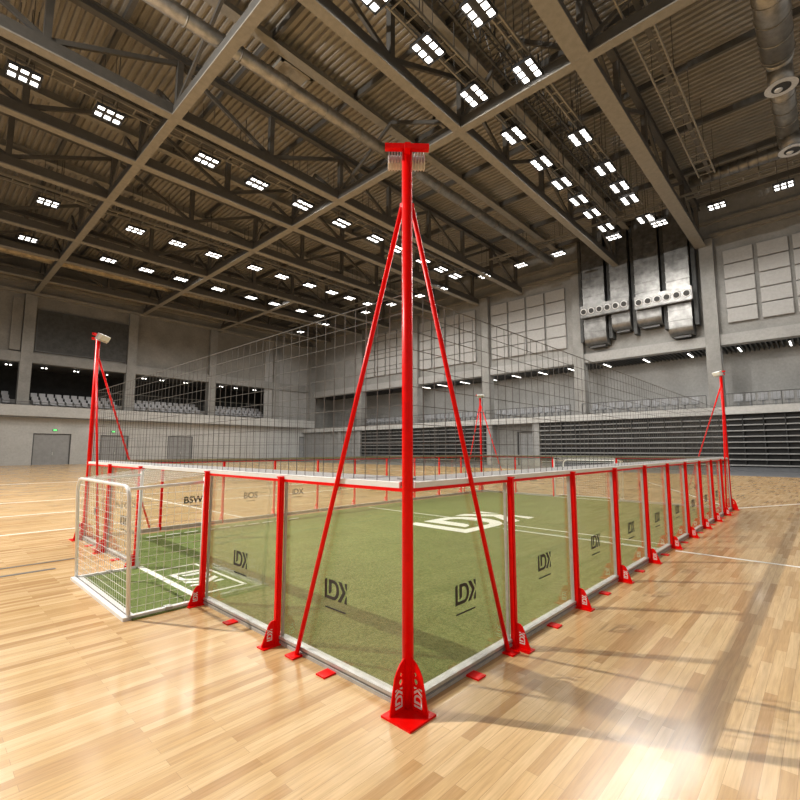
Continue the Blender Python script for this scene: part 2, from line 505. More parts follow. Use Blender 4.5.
def truss_y(x, w, label, ya=None):
    t = thing('cross_truss', label, 'cross truss', (x, 0, ZB), 0, 'cross trusses between the roof trusses')
    ya = Y0 if ya is None else ya
    ys = [y_ for y_ in [Y0, -6, 4.2, 10.2, 19.5, 24.6, 30.0, 38.1, 43.3, 50.0, YW - .5] if y_ >= ya]
    c = MB().box(-w / 2, w / 2, ya, YW - .5, -.004, .066).build('bottom_chord', 'beam', t)
    MB().box(-w * .38, w * .38, ya, YW - .5, .066, .55).build('web_plate', 'purlin', c)  # recess shade painted as a darker steel colour
    for i in range(len(ys) - 1):
        a, b = ys[i], ys[i + 1]
        m_ = (a + b) / 2
        MB().bar((0, a + .1, .6), (0, m_, 2.95), .13, .18).build('diagonal_brace', 'purlin', t)  # braces darkened by colour to look shaded
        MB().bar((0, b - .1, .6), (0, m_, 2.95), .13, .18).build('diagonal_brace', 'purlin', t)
    return t
truss_y(5.2, .42, 'tan cross truss from top edge left of centre to the leftmost wall column', 10.2)
truss_y(15.1, .42, 'tan cross truss passing right behind the near mast top')
truss_y(24.3, .42, 'tan cross truss reaching the third column of the left wall', 38.1)

# ================================================================== ROOF SERVICES
def round_duct(mb, a, b, r, n=24, seam=1.1):
    mb.tube(a, b, r, n)
    a, b = Vector(a), Vector(b); L = (b - a).length; d = (b - a).normalized()
    s = seam
    while s < L - .2:
        mb.tube(a + d * (s - .03), a + d * (s + .03), r + .025, n); s += seam
    return mb
t = thing('ventilation_duct', 'large round spiral duct with two disc diffusers at upper right corner', 'air duct', (0, -1.55, 18.1))
round_duct(MB(), (15.9, 0, 0), (21.6, 0, 0), .56).build('wide_duct_section', 'galv_dark', t)
MB().tube((21.6, 0, 0), (22.3, 0, 0), .56, 24, .46).build('reducer', 'galv_dark', t)
round_duct(MB(), (22.3, 0, 0), (29.2, 0, 0), .46).build('narrow_duct_section', 'galv_dark', t)
for x, y in ((22.3, 0), (28.1, -.1)):
    MB().tube((x, y, -.3), (x, y, -.98), .44, 24).build('diffuser_neck', 'galv_dark', t)
    dn = MB().tube((x, y, -.98), (x, y, -1.1), .42, 28, .58).build('diffuser_disc', 'fin', t)
    MB().tube((x, y, -1.09), (x, y, -1.115), .34, 28).build('dark_opening', 'housing', dn)
    MB().tube((x + .08, y + .1, -1.1), (x + .08, y + .1, -1.16), .17, 20, .12).build('diffuser_cone', 'fin', dn)
tag(round_duct(MB(), (29.7, -6, 18.0), (29.7, 3.2, 18.0), .36, 20, .45).build('spiral_duct', 'galv'), 'horizontal warm metal spiral duct below the large duct at right', 'air duct')
tag(round_duct(MB(), (X0, 15.0, 17.93), (35, 14.7, 17.93), .31, 16, 2.2).build('service_pipe', 'galv_dark'), 'long round pipe crossing the ceiling behind the near mast', 'pipe')
tag(round_duct(MB(), (X0, 46.5, 18.0), (34, 46.5, 18.0), .40, 16, .5).build('spiral_duct', 'gold'), 'brassy spiral duct below left roof edge, farther from the left wall', 'air duct')
tag(round_duct(MB(), (X0, 52.4, 18.0), (35, 52.4, 18.0), .40, 16, .5).build('spiral_duct', 'gold'), 'brassy spiral duct below left roof edge, close against the left wall', 'air duct')
def tray(y, z, w, label, x0=X0, x1=31, along='x', rung=.8):
    t = thing('cable_tray', label, 'cable tray', (0, 0, z))
    def bx(a, b, c, d, e, f): return (a, b, c, d, e, f) if along == 'x' else (c, d, a, b, e, f)
    MB().box(*bx(x0, x1, y - w / 2 - .03, y - w / 2 + .03, 0, .14)).build('side_rail', 'beam', t)
    MB().box(*bx(x0, x1, y + w / 2 - .03, y + w / 2 + .03, 0, .14)).build('side_rail', 'beam', t)
    mb = MB(); x = x0
    while x < x1:
        mb.box(*bx(x, x + .05, y - w / 2, y + w / 2, .03, .07)); x += rung
    tag(mb.build('rungs', 'beam', t), kind='stuff')
    mb = MB(); x = x0
    while x < x1:
        mb.box(*bx(x, x + .035, y - w / 2 - .03, y - w / 2, .1, 20.4 - z)); mb.box(*bx(x, x + .035, y + w / 2, y + w / 2 + .03, .1, 20.4 - z)); x += 3.2
    tag(mb.build('hanger_rods', 'purlin', t), kind='stuff')
    MB().box(*bx(x0, x1, y - w * .3, y - w * .05, .07, .12)).build('cable_bundle', 'purlin', t)
tray(8.45, 17.72, .7, 'ladder cable tray carrying the bright light row above the near mast')
tray(2.2, 17.72, .8, 'ladder cable tray right of the heaviest roof beam', x1=29)
tray(21.5, 17.72, .6, 'ladder cable tray above the middle light row')
tray(33.0, 17.72, .6, 'ladder cable tray above the light row over the left half of the hall')
tray(6.1, 17.72, .3, 'narrow cable channel above the light row at right', x1=30)
tray(32.9, 18.65, .6, 'ladder cable tray running across near the right wall', x0=Y0, x1=52, along='y')
# lattice catwalk between the two right light rows
t = thing('catwalk', 'dark lattice catwalk hanging between the two light rows at right', 'catwalk', (0, 7.25, 18.3))
for y in (-.35, .35):
    MB().box(X0, 31, y - .04, y + .04, 0, .08).build('bottom_rail', 'rail', t)
    MB().box(X0, 31, y - .03, y + .03, 1.0, 1.06).build('hand_rail', 'rail', t)
    mb = MB(); x = X0
    while x < 31:
        mb.bar((x, y, .05), (x + .6, y, 1.03), .035, .035); mb.bar((x + .6, y, 1.03), (x + 1.2, y, .05), .035, .035); x += 1.2
    tag(mb.build('lattice', 'rail', t), kind='stuff')
mb = MB(); x = X0
while x < 31:
    mb.box(x, x + .04, -.35, .35, .03, .06); x += .3
tag(mb.build('walkway_grating', 'rail', t), kind='stuff')
mb = MB(); x = X0 + 1
while x < 31:
    mb.box(x, x + .05, -.37, -.32, .05, 2.1).box(x, x + .05, .32, .37, .05, 2.1); x += 4
tag(mb.build('hanger_rods', 'rail', t), kind='stuff')
for y, w in ((15.5, .5), (9.3, .45), (27.2, .4), (34.0, .4)):
    tag(MB().box(X0, XW, y - w / 2, y + w / 2, 20.1, 20.17).box(X0, XW, y - .05, y + .05, 20.17, 20.6).build('ceiling_beam', 'beam'), kind='structure')
# roof hatches
for (x, y, l) in ((9.6, 16.9, 'square roof hatch in the deck left of the near mast'), (17.8, 12.4, 'square roof hatch in the deck just left of the near lamp bar')):
    t = thing('roof_hatch', l, 'roof hatch', (x, y, 20.3))
    MB().box(-.9, .9, -.9, -.75, 0, .4).box(-.9, .9, .75, .9, 0, .4).box(-.9, -.75, -.9, .9, 0, .4).box(.75, .9, -.9, .9, 0, .4).build('curb', 'beam', t)
    MB().box(-.8, .8, -.8, .8, .1, .2).build('hatch_lid', 'galv_dark', t)

# ---- ceiling lights
lt = bpy.data.lights.new('lamp_light', 'SPOT')
lt.energy = LAMP_W; lt.color = (1, .965, .91); lt.spot_size = R(165); lt.spot_blend = .35; lt.shadow_soft_size = .85
def make_light():
    t = thing('ceiling_light', 'x', 'ceiling light')
    MB().box(-.58, .58, -.44, .44, .05, .14).box(-.58, .58, -.44, -.42, -.01, .05).box(-.58, .58, .42, .44, -.01, .05).box(-.58, -.56, -.44, .44, -.01, .05).box(.56, .58, -.44, .44, -.01, .05).box(-.12, .12, -.1, .1, .14, .3).build('housing', 'housing', t)
    for i in range(3):
        for j in range(2):
            cx, cy = (i - 1) * .37, (j - .5) * .54
            MB().box(cx - .125, cx + .125, cy - .11, cy + .11, .02, .05).build('led_module', 'led', t)
    MB().tube((-.3, 0, .14), (-.3, 0, 3.2), .018, 6).tube((.3, 0, .14), (.3, 0, 3.2), .018, 6).build('hanger_rods', 'purlin', t)
    lo = bpy.data.objects.new('lamp_light', lt); col.objects.link(lo); lo.parent = t; lo.location = (0, 0, -.02)
    return t
proto = make_light(); ptree = tree(proto); first = True
ROWS = [('rightmost long row', 6.05, 'fromnear', [6.9, 10.5, 14.1, 19.6, 23.1, 25.5, 27.4, 30.7]),
        ('second long row from right', 8.4, 'fromnear', [4.4, 7.5, 10.5, 13.7, 17.2, 20.2, 22.8, 25.3, 27.5, 30.1]),
        ('middle long row', 21.5, 'fromnear', [-4, -.1, 3.0, 7.6, 10.6, 13.8, 17.0, 20.2, 22.6, 25.7, 28.1, 30.2]),
        ('second long row from left', 33.0, 'fromnear', [-2, 2.6, 7.6, 10.5, 13.3, 16.9, 19.6, 22.6, 25.3, 27.6, 30.2]),
        ('leftmost long row', 40.3, 'fromnear', [-1.5, 2.6, 7.8, 10.7, 13.6, 17.1, 20.6, 23.3, 26.7, 29.2]),
        ('cross row by right wall', None, 'y', [-4.4, -1.1, 2.2, 5.5, 8.5, 12.7, 16.0, 19.6, 24.4, 27.3, 31.3, 35.4, 42.8, 48.1])]
for rn, yy, mode, vals in ROWS:
    for i, v in enumerate(vals):
        if first: o = proto; first = False
        else: o = copy_tree(ptree)
        if yy is None:
            o.location = (32.0, v, ZB); o.rotation_euler = (0, 0, R(90)); o.scale = (.85, .95, 1)
            o['label'] = 'bright ceiling light, %s from the right end of the %s' % (ORD[i], rn)
        else:
            o.location = (v, yy, ZB)
            o['label'] = 'bright ceiling light, %s from the near end of the %s' % (ORD[i], rn)
        o['group'] = 'ceiling lights, ' + rn
# the strong floodlight that throws the cage shadows, at the left end of the near ceiling
KP = Vector((-8.8, 15.9, 16.6))
t = thing('ceiling_floodlight', 'strong square floodlight beyond the near end of the middle light row', 'floodlight', KP)
dirv = (Vector((3, 2, 0)) - KP).normalized()
t.rotation_euler = dirv.to_track_quat('-Z', 'Y').to_euler()
MB().box(-.45, .45, -.45, .45, .03, .2).build('housing', 'housing', t)
MB().box(-.38, .38, -.38, .38, 0, .03).build('led_module', 'led', t)
kl = bpy.data.lights.new('key_light', 'AREA'); kl.shape = 'SQUARE'; kl.size = .2; kl.energy = KEY_W; kl.color = (1, .965, .91)
ko = bpy.data.objects.new('key_light', kl); col.objects.link(ko); ko.parent = t; ko.location = (0, 0, -.02)

# ================================================================== HALL FITTINGS
# dark screen on the left wall
t = thing('wall_screen', 'large dark rectangular screen high on the left wall', 'screen', (9.7, YW - .02, 11.2))
MB().box(-4.2, 4.2, -.16, 0, 0, 4.3).build('screen_frame', 'rail', t)
MB().box(-4.1, 4.1, -.18, -.15, .1, 4.2).build('screen_surface', 'darkgrey', t)
# exit signs
for x, l in ((7.7, 'small green exit sign over the leftmost double door'), (12.85, 'small green exit sign over the second door from the left')):
    t = thing('exit_sign', l, 'exit sign', (x, YW, 3.36))
    MB().box(-.2, .2, -.1, 0, 0, .2).build('sign_box', 'rail', t)
    MB().box(-.15, .15, -.11, -.095, .03, .17).build('lit_face', 'exit_green', t)
# stand seats, left gallery
def make_seat(m):
    mb = MB()
    mb.box(-.26, .26, -.22, .20, .36, .43)
    mb.box(-.26, .26, .17, .25, .40, .86, Matrix.Rotation(R(-8), 4, 'X'))
    mb.box(-.05, .05, -.05, .1, 0, .36)
    return tag(mb.build('stand_seat', m), 'x', 'seat')
SB = ['bay at photo edge', 'bay under dark screen', 'third bay from left', 'fourth bay from left']
RW = ['front row', 'middle row', 'back row']
sp = make_seat('seat'); first = True
bays = [(-3.6, 4.2), (5.8, 13.4), (15.0, 22.7), (24.3, 31.8)]
for bi, (a, b) in enumerate(bays):
    for r_ in range(3):
        n = 11
        for k in range(n):
            if bi == 0 and k < 6: continue
            if first: o = sp; first = False
            else:
                o = sp.copy(); col.objects.link(o)
            o.location = (a + (b - a) * (k + .5) / n, YW + .75 + r_ * .85, 5.65 + r_ * .42)
            o['label'] = 'grey left gallery seat, %s, %s, %s from right' % (SB[bi], RW[r_], ORD[n - 1 - k])
            o['group'] = 'grey seats of the left gallery'
struct('gallery_steps_left', MB().box(X0, XW, YW + .3, YW + 5.2, 5.2, 5.65).box(X0, XW, YW + 1.15, YW + 5.2, 5.6, 6.07).box(X0, XW, YW + 2.0, YW + 5.2, 6.0, 6.49), 'concrete')
# seats behind the right balcony railing
sp = make_seat('seatpale'); sp.scale = (1.0, 1.0, 1.25); first = True
baysR = [(-2.6, 3.0, 'bay right of the far right mast'), (5.0, 13.2, 'bay under the four ducts'), (15.2, 22.9, 'bay behind the far goal'),
         (25.0, 32.8, 'bay behind the far corner mast'), (34.8, 42.6, 'bay nearest the hall corner')]
for a, b, bn in baysR:
    n = 8 if b - a < 6.5 else 12
    for k in range(n):
        if first: o = sp; first = False
        else:
            o = sp.copy(); col.objects.link(o)
        o.location = (XW - .35, a + (b - a) * (k + .5) / n , 4.5)
        o.rotation_euler = (0, 0, R(-90))
        o['label'] = 'pale seat behind right balcony railing, %s, %s from right' % (bn, ORD[k])
        o['group'] = 'pale seats of the right balcony'
# railings
def railing(y0, y1, label):
    t = thing('balcony_railing', label, 'railing', (XW - 1.5, y0, 4.5), 0, 'railings of the right balcony')
    L = y1 - y0
    MB().box(-.03, .03, 0, L, .92, .98).build('top_rail', 'rail', t)
    MB().box(-.015, .015, 0, L, .08, .11).build('bottom_rail', 'rail', t)
    n = max(2, round(L / 1.7))
    for k in range(n + 1):
        y = L * k / n
        MB().box(-.025, .025, y - .025, y + .025, 0, .92).build('rail_post', 'rail', t)
    mb = MB()
    k = 0.25
    while k < L:
        mb.box(-.006, .006, k, k + .012, .1, .92); k += .22
    tag(mb.build('infill_wires', 'rail', t), kind='stuff')
railing(-8, 3.4, 'dark railing on right balcony, in the bay right of the far right mast')
railing(4.4, 13.5, 'dark railing on right balcony, under the four ducts')
railing(14.5, 23.3, 'dark railing on right balcony, behind the far goal')
railing(24.4, 33.2, 'dark railing on right balcony, behind the far corner mast')
railing(34.2, 43.1, 'dark railing on right balcony, nearest the hall corner')
mb = MB().box(X0, 31, YW - .9, YW - .84, 5.9, 5.94)
t = thing('balcony_railing', 'thin railing on the left gallery parapet', 'railing', (0, YW - .87, 5.75))
MB().box(X0, 31, -.02, .02, .32, .36).build('top_rail', 'rail', t)
for k in range(14):
    MB().box(-14 + k * 3.3 - .02, -14 + k * 3.3 + .02, -.02, .02, 0, .32).build('rail_post', 'rail', t)
# balcony strip lights
LBL = ['nearest the hall corner', 'second from the hall corner', 'third from the hall corner', 'fourth from the hall corner', 'fifth from the hall corner',
       'sixth from the hall corner', 'seventh from the hall corner', 'leftmost of three under the ducts', 'middle of three under the ducts', 'rightmost of three under the ducts',
       'left one of the two at right edge', 'right one of the two at right edge']
for (y, l) in zip((34.24, 31.6, 28.2, 24.6, 21.7, 18.5, 15.6, 12.4, 9.0, 5.64, 2.44, -.72), LBL):
    y = round(y / .3) * .3 + .185
    t = thing('strip_light', 'white tube light under the right gallery ceiling, ' + l, 'strip light', (XW + 2.3, y, 9.2), 0, 'tube lights of the right gallery')
    MB().box(-.95, .95, -.06, .06, .04, .12).box(-.5, .5, -.03, .03, .12, .56).build('housing', 'rail', t)
    MB().box(-.92, .92, -.05, .05, 0, .04).build('light_tube', 'tube', t)
gl_ = bpy.data.lights.new('gallery_light', 'AREA'); gl_.shape = 'RECTANGLE'; gl_.size = 1.0; gl_.size_y = .15; gl_.energy = 34; gl_.color = (1, .96, .9)
for o in [o for o in bpy.data.objects if o.name.startswith('strip_light')]:
    lo = bpy.data.objects.new('gallery_light', gl_); col.objects.link(lo); lo.parent = o; lo.location = (0, 0, -.02)
# left gallery spots
for i, x in enumerate((3.75, 6.55, 9.27, 11.97, 15.9, 17.84, 20.64, 25.2, 27.24, 30.0)):
    t = thing('spotlight', 'tiny twin spotlight under left gallery ceiling, %s from the left' % ORD[i], 'spotlight', (x, YW + 1.0, 9.75), 0, 'spotlights of the left gallery')
    for s in (-.16, .16):
        sp_ = MB().tube((s, 0, .25), (s, 0, .05), .09, 10).build('spot_can', 'rail', t)
        MB().tube((s, -.02, .05), (s, -.02, -.03), .085, 10).build('spot_lens', 'tube', sp_)
# acoustic panels
def panels(cols, rows, z0, z1, where):
    h = (z1 - z0) / rows
    for ci, (ya, yb) in enumerate(cols):
        for r_ in range(rows):
            mb = MB().box(XW - .22, XW - .02, yb, ya, z0 + r_ * h + .035, z0 + (r_ + 1) * h - .035)
            bmesh.ops.bevel(mb.bm, geom=list(mb.bm.edges), offset=.03, segments=1, affect='EDGES')
            o = mb.build('acoustic_panel', 'panel')
            tag(o, 'pale acoustic wall panel %s, %s column, %s row from top' % (where, ORD[ci] if len(cols) > 1 else 'only', ORD[rows - 1 - r_]), 'acoustic panel', 'acoustic panels ' + where)
panels([(2.9, 1.1), (.86, -.88), (-1.1, -2.9)], 5, 10.85, 16.5, 'right of the ducts')
panels([(23.2, 21.3), (21.1, 19.3), (19.1, 17.3), (17.1, 15.2)], 5, 10.85, 16.7, 'just left of the ducts')
panels([(33.2, 31.4), (31.2, 29.4), (29.2, 27.4), (27.2, 25.2)], 5, 10.95, 16.7, 'second block left of the ducts')
panels([(42.9, 41.1), (40.9, 39.1), (38.9, 37.1), (36.9, 35.0)], 5, 11.0, 16.7, 'block farthest left')
# rectangular air ducts
def wall_duct(y0, y1, zb, label):
    t = thing('wall_air_duct', label, 'air duct', (XW, (y0 + y1) / 2, zb), 0, 'rectangular ducts on the right wall')
    w = abs(y1 - y0) / 2
    pts = [(-1.3, 10.0 + 10.6 - zb), (-1.3, .75)] + [(-1.3 + .7 - .7 * math.cos(R(a)), .75 - .7 * math.sin(R(a))) for a in range(10, 91, 10)] + [(-.05, .05), (-.05, 10.0 + 10.6 - zb)]
    MB().prism(pts, 2 * w, frame((0, w, 0), (1, 0, 0), (0, 0, 1))).build('duct_body', 'galv', t)
    for z in (1.2, 2.0, 2.8, 3.6, 4.4, 5.2, 6.0, 6.8, 7.6):
        MB().box(-1.335, -.05, -w - .04, w + .04, z, z + .06).build('duct_flange', 'galv', t)
    MB().box(-.8, -.04, -w * .7, w * .7, -.08, .06).build('outlet_collar', 'rail', t)
wall_duct(13.1, 11.25, 10.5, 'shiny rectangular wall duct, leftmost of the four')
wall_duct(10.75, 9.3, 11.45, 'shiny rectangular wall duct, second from left of the four')
wall_duct(8.8, 7.0, 11.45, 'shiny rectangular wall duct, third from left of the four')
wall_duct(6.55, 4.95, 10.25, 'shiny rectangular wall duct, rightmost of the four')
for y, l in ((13.45, 'left of all four ducts'), (11.0, 'between the first and second duct'), (9.05, 'between the second and third duct'), (6.78, 'between the third and fourth duct'), (4.72, 'right of all four ducts')):
    tag(MB().box(XW - .9, XW - .02, y - .13, y + .13, 11.0, 20.4).build('wall_channel', 'darkgrey'), 'dark upright channel on the right wall, ' + l, 'wall channel')
def nozzle_bar(y0, y1, z, label):
    t = thing('nozzle_bar', label, 'air nozzle bar', (XW - 1.36, y0, z))
    L = y0 - y1
    mb = MB().box(-.55, 0, -L, 0, -.1, .98)
    bmesh.ops.bevel(mb.bm, geom=list(mb.bm.edges), offset=.05, segments=2, affect='EDGES')
    mb.build('bar_body', 'galv', t)
    for k in range(6):
        y = -L * (k + .5) / 6
        n_ = MB().tube((-.54, y, .43), (-.66, y, .40), .30, 20, .26).build('nozzle', 'fin', t)
        MB().tube((-.64, y, .405), (-.672, y, .397), .21, 18).build('nozzle_mouth', 'housing', n_)
nozzle_bar(13.15, 9.2, 13.0, 'metal bar with six round air nozzles across the two left ducts')
nozzle_bar(8.75, 4.75, 12.85, 'metal bar with six round air nozzles across the two right ducts')
# retracted bleachers
def bleacher(y0, y1, label):
    t = thing('retracted_bleacher', label, 'bleacher', (XW - 1.6, y0, 0))
    L = y1 - y0
    MB().box(.35, .6, 0, L, .3, 3.95).build('back_panel', 'bleach_dark', t)
    MB().box(.1, .6, 0, L, 0, .3).build('kick_plate', 'greyfloor', t)
    rows = 9; h = 3.6 / rows
    for k in range(rows):
        z = .36 + k * h
        MB().box(-.05 + .02 * k, .45, 0, L, z + .02, z + .10).build('seat_nosing', 'bleach_nose', t)
    y = .2; 
    while y < L:
        MB().box(.08, .4, y, y + .07, .3, 3.9).build('riser_bracket', 'bleach_dark', t); y += L / max(2, round(L / 1.15))
bleacher(-14, 3.3, 'retracted dark bleacher bank at the right edge behind the far right mast')
bleacher(3.5, 17.5, 'retracted dark bleacher bank behind the far goal')
bleacher(23.3, 42.2, 'retracted dark bleacher bank left of the grey door')

# ================================================================== THE SOCCER CAGE
LX, LY = 12.0, 7.288
PW, GW, PL = 1.2, 1.948, 1.335
# turf
t = thing('artificial_turf', 'green artificial turf pitch with white lines inside the cage', 'turf')
turf_poly = [(0.0, 0.0), (LX, 0.0), (LX, 2.67), (LX + .64, 2.67), (LX + .64, 4.62), (LX, 4.62), (LX, 7.05), (.70, 7.0), (.02, 4.62), (-.64, 4.62), (-.64, 2.67), (0, 2.67)]
MB().prism(turf_poly, .012, Matrix.Identity(4)).build('grass_carpet', 'turf', t)
def tl(x0, x1, y0, y1, name='pitch_line'):
    MB().box(x0, x1, y0, y1, .004, .0145).build(name, 'turf_line', t)
tl(-.02, .05, 2.69, 4.60, 'goal_line'); tl(LX - .05, LX + .02, 2.69, 4.6, 'goal_line')
tl(6.10, 6.14, .02, 6.9, 'centre_line'); tl(5.62, 5.66, .02, 2.7, 'centre_line')
for a, b in ((.02, .06),):
    pass
tl(.54, .575, 2.92, 4.26, 'goal_box_line'); tl(.05, .56, 2.92, 2.955, 'goal_box_line'); tl(.05, .56, 4.225, 4.26, 'goal_box_line')
x = .76
while x < 3.6:
    tl(x, x + .24, 6.62, 6.67, 'dash_line'); x += .31
mb = MB(); add_emblem(mb, frame((6.09, 3.65, .004), (1, 0, 0), (0, 1, 0)), 1.42, .011); mb.build('pitch_emblem', 'turf_line', t)
mb = MB(); add_emblem(mb, frame((.30, 3.59, .004), (0, -1, 0), (1, 0, 0)), .36, .011); mb.build('goal_emblem', 'turf_line', t)

# posts
def make_post():
    t = thing('barrier_post', 'x', 'barrier post')
    mb = MB().box(-.022, .022, -.045, .0, .006, 1.265)
    bmesh.ops.bevel(mb.bm, geom=[e for e in mb.bm.edges if abs(e.verts[0].co.z - e.verts[1].co.z) > .5], offset=.008, segments=2, affect='EDGES')
    mb.build('upright', 'red', t)
    MB().box(-.025, .025, -.048, .003, 1.265, 1.275).build('post_cap', 'red', t)
    MB().box(-.05, .05, -.165, .01, 0, .008).build('foot_plate', 'red', t)
    out = [(-.04, .008), (-.152, .008), (-.152, .022), (-.105, .14), (-.093, .163), (-.078, .176), (-.06, .18), (-.04, .18)]
    g = MB().prism(out, .008, frame((-.004, 0, 0), (0, 1, 0), (0, 0, 1))).build('gusset', 'red', t)
    mb = MB()
    # emblem standing upright along the gusset, on both faces
    mb2 = frame((-.0042, -.09, .08), (0, -1, 0), (0, 0, 1))
    add_emblem(mb, mb2, .045, .0012, True)
    add_emblem(mb, frame((.0042, -.09, .08), (0, 1, 0), (0, 0, 1)), .045, .0012, True)
    mb.build('gusset_emblem', 'white', g)
    return t
post = make_post(); post_tree = tree(post)
# panels
def make_panel(L, mark, inward=False):
    """local x along the side, outside is -y; mark: None for the emblem, else writing"""
    t = thing('court_barrier', 'x', 'barrier')
    MB().box(.03, L - .03, -.004, .004, .05, 1.232).build('clear_sheet', 'glass', t)
    br = MB().box(.022, L - .022, -.028, .028, .0, .022).box(.022, L - .022, -.022, .022, .022, .040).box(.022, L - .022, -.03, .03, .040, .060).build('bottom_rail', 'alu', t)
    MB().box(.022, L - .022, -.0225, -.0215, .024, .038).build('rail_groove', 'groove', br)
    for x in (() if inward else (.022, L - .036)):
        MB().box(x, x + .006, -.012, .012, .06, 1.232).box(x + .006, x + .014, -.008, .008, .06, 1.232).build('end_channel', 'alu', t)
    MB().box(.0, L, -.024, .016, 1.232, 1.252).build('top_rail', 'red', t)
    MB().box(L / 2 - .045, L / 2 + .045, -.125, -.02, 0, .010).build('floor_tab', 'red', t)
    mb = MB()
    if inward:
        ex = (-1, 0, 0); yo = .0045
    else:
        ex = (1, 0, 0); yo = -.0045
    if mark is None:
        add_emblem(mb, frame((L / 2, yo, .52), ex, (0, 0, 1)), .132, .0012)
    else:
        add_text(mb, mark, frame((L / 2, yo, .52), ex, (0, 0, 1)), .13)
    for k in range(1):
        m_ = frame((L / 2, yo, .395), ex, (0, 0, 1))
        mb.box(-.11, .11, -.005, .005, 0, .0012, m_)
    mb.build('panel_print', 'ink', t)
    return t
protos = {}
def place_panel(L, mark, inward, loc, rz, label, group):
    key = (round(L, 3), mark, inward)
    if key in protos:
        o = copy_tree(protos[key])
    else:
        o = make_panel(L, mark, inward); protos[key] = tree(o)
    o.location = loc; o.rotation_euler = (0, 0, rz)
    o['label'] = label; o['group'] = group
used = [False]
def place_post(loc, rz, label, group):
    if not used[0]: o = post; used[0] = True
    else: o = copy_tree(post_tree)
    o.location = loc; o.rotation_euler = (0, 0, rz)
    o['label'] = label; o['group'] = group
XR = [0.0] + [1.17 + 1.2 * k for k in range(9)] + [LX]
for i in range(10):
    place_panel(XR[i + 1] - XR[i], None, False, (XR[i], 0, 0), 0, 'clear barrier panel on long right side, %s from the near corner mast' % ORD[i], 'panels of the long right side')
    if i < 9:
        place_post((XR[i + 1], -.012, 0), 0, 'red footed post on long right side, %s from the near corner mast' % ORD[i], 'posts of the long right side')
marks = {0: 'NCS', 1: 'BSW.', 2: 'BOS', 3: 'IDX'}
for i in range(10):
    place_panel(PW, marks.get(i), True, ((i + 1) * PW, LY, 0), R(180), 'clear barrier panel on far long side, %s from the left corner mast' % ORD[i], 'panels of the far long side')
    if i < 9:
        place_post(((i + 1) * PW, LY + .012, 0), R(180), 'red footed post on far long side, %s from the left corner mast' % ORD[i], 'posts of the far long side')
ys = [PL, 2 * PL, 2 * PL + GW, 3 * PL + GW]
nl = ['second panel left of the near corner mast', 'panel just left of the near corner mast', 'panel beside the left corner mast', 'panel between the near goal and the left mast panel']
for yend, l in ((PL, 'clear barrier panel with black emblem, just left of the near corner mast'), (2 * PL, 'clear barrier panel with black emblem, directly right of the near goal'),
                (3 * PL + GW, 'clear barrier panel directly left of the near goal'), (LY, 'clear barrier panel beside the left corner mast on the goal side')):
    place_panel(PL, None, False, (0, yend, 0), R(-90), l, 'panels of the near goal side')
for y, l in zip(ys, ('red footed post between the two panels right of the near goal', 'red footed post at the right edge of the near goal',
                     'red footed post at the left edge of the near goal', 'red footed post between the near goal and the left corner mast')):
    place_post((-.012, y, 0), R(-90), l, 'posts of the near goal side')
for y0, mk, l in ((0, 'BS', 'clear barrier panel on far end, next to the far right mast'), (PL, 'B8', 'clear barrier panel on far end, just right of the far goal'),
              (2 * PL + GW, None, 'clear barrier panel on far end, just left of the far goal'), (3 * PL + GW, None, 'clear barrier panel on far end, next to the far corner mast')):
    place_panel(PL, mk, True, (LX, y0, 0), R(90), l, 'panels of the far goal side')
for y, l in zip(ys, ('red footed post on far end, between the two panels right of the goal', 'red footed post at the right edge of the far goal',
                     'red footed post at the left edge of the far goal', 'red footed post on far end, between the two panels left of the goal')):
    place_post((LX + .012, y, 0), R(90), l, 'posts of the far goal side')

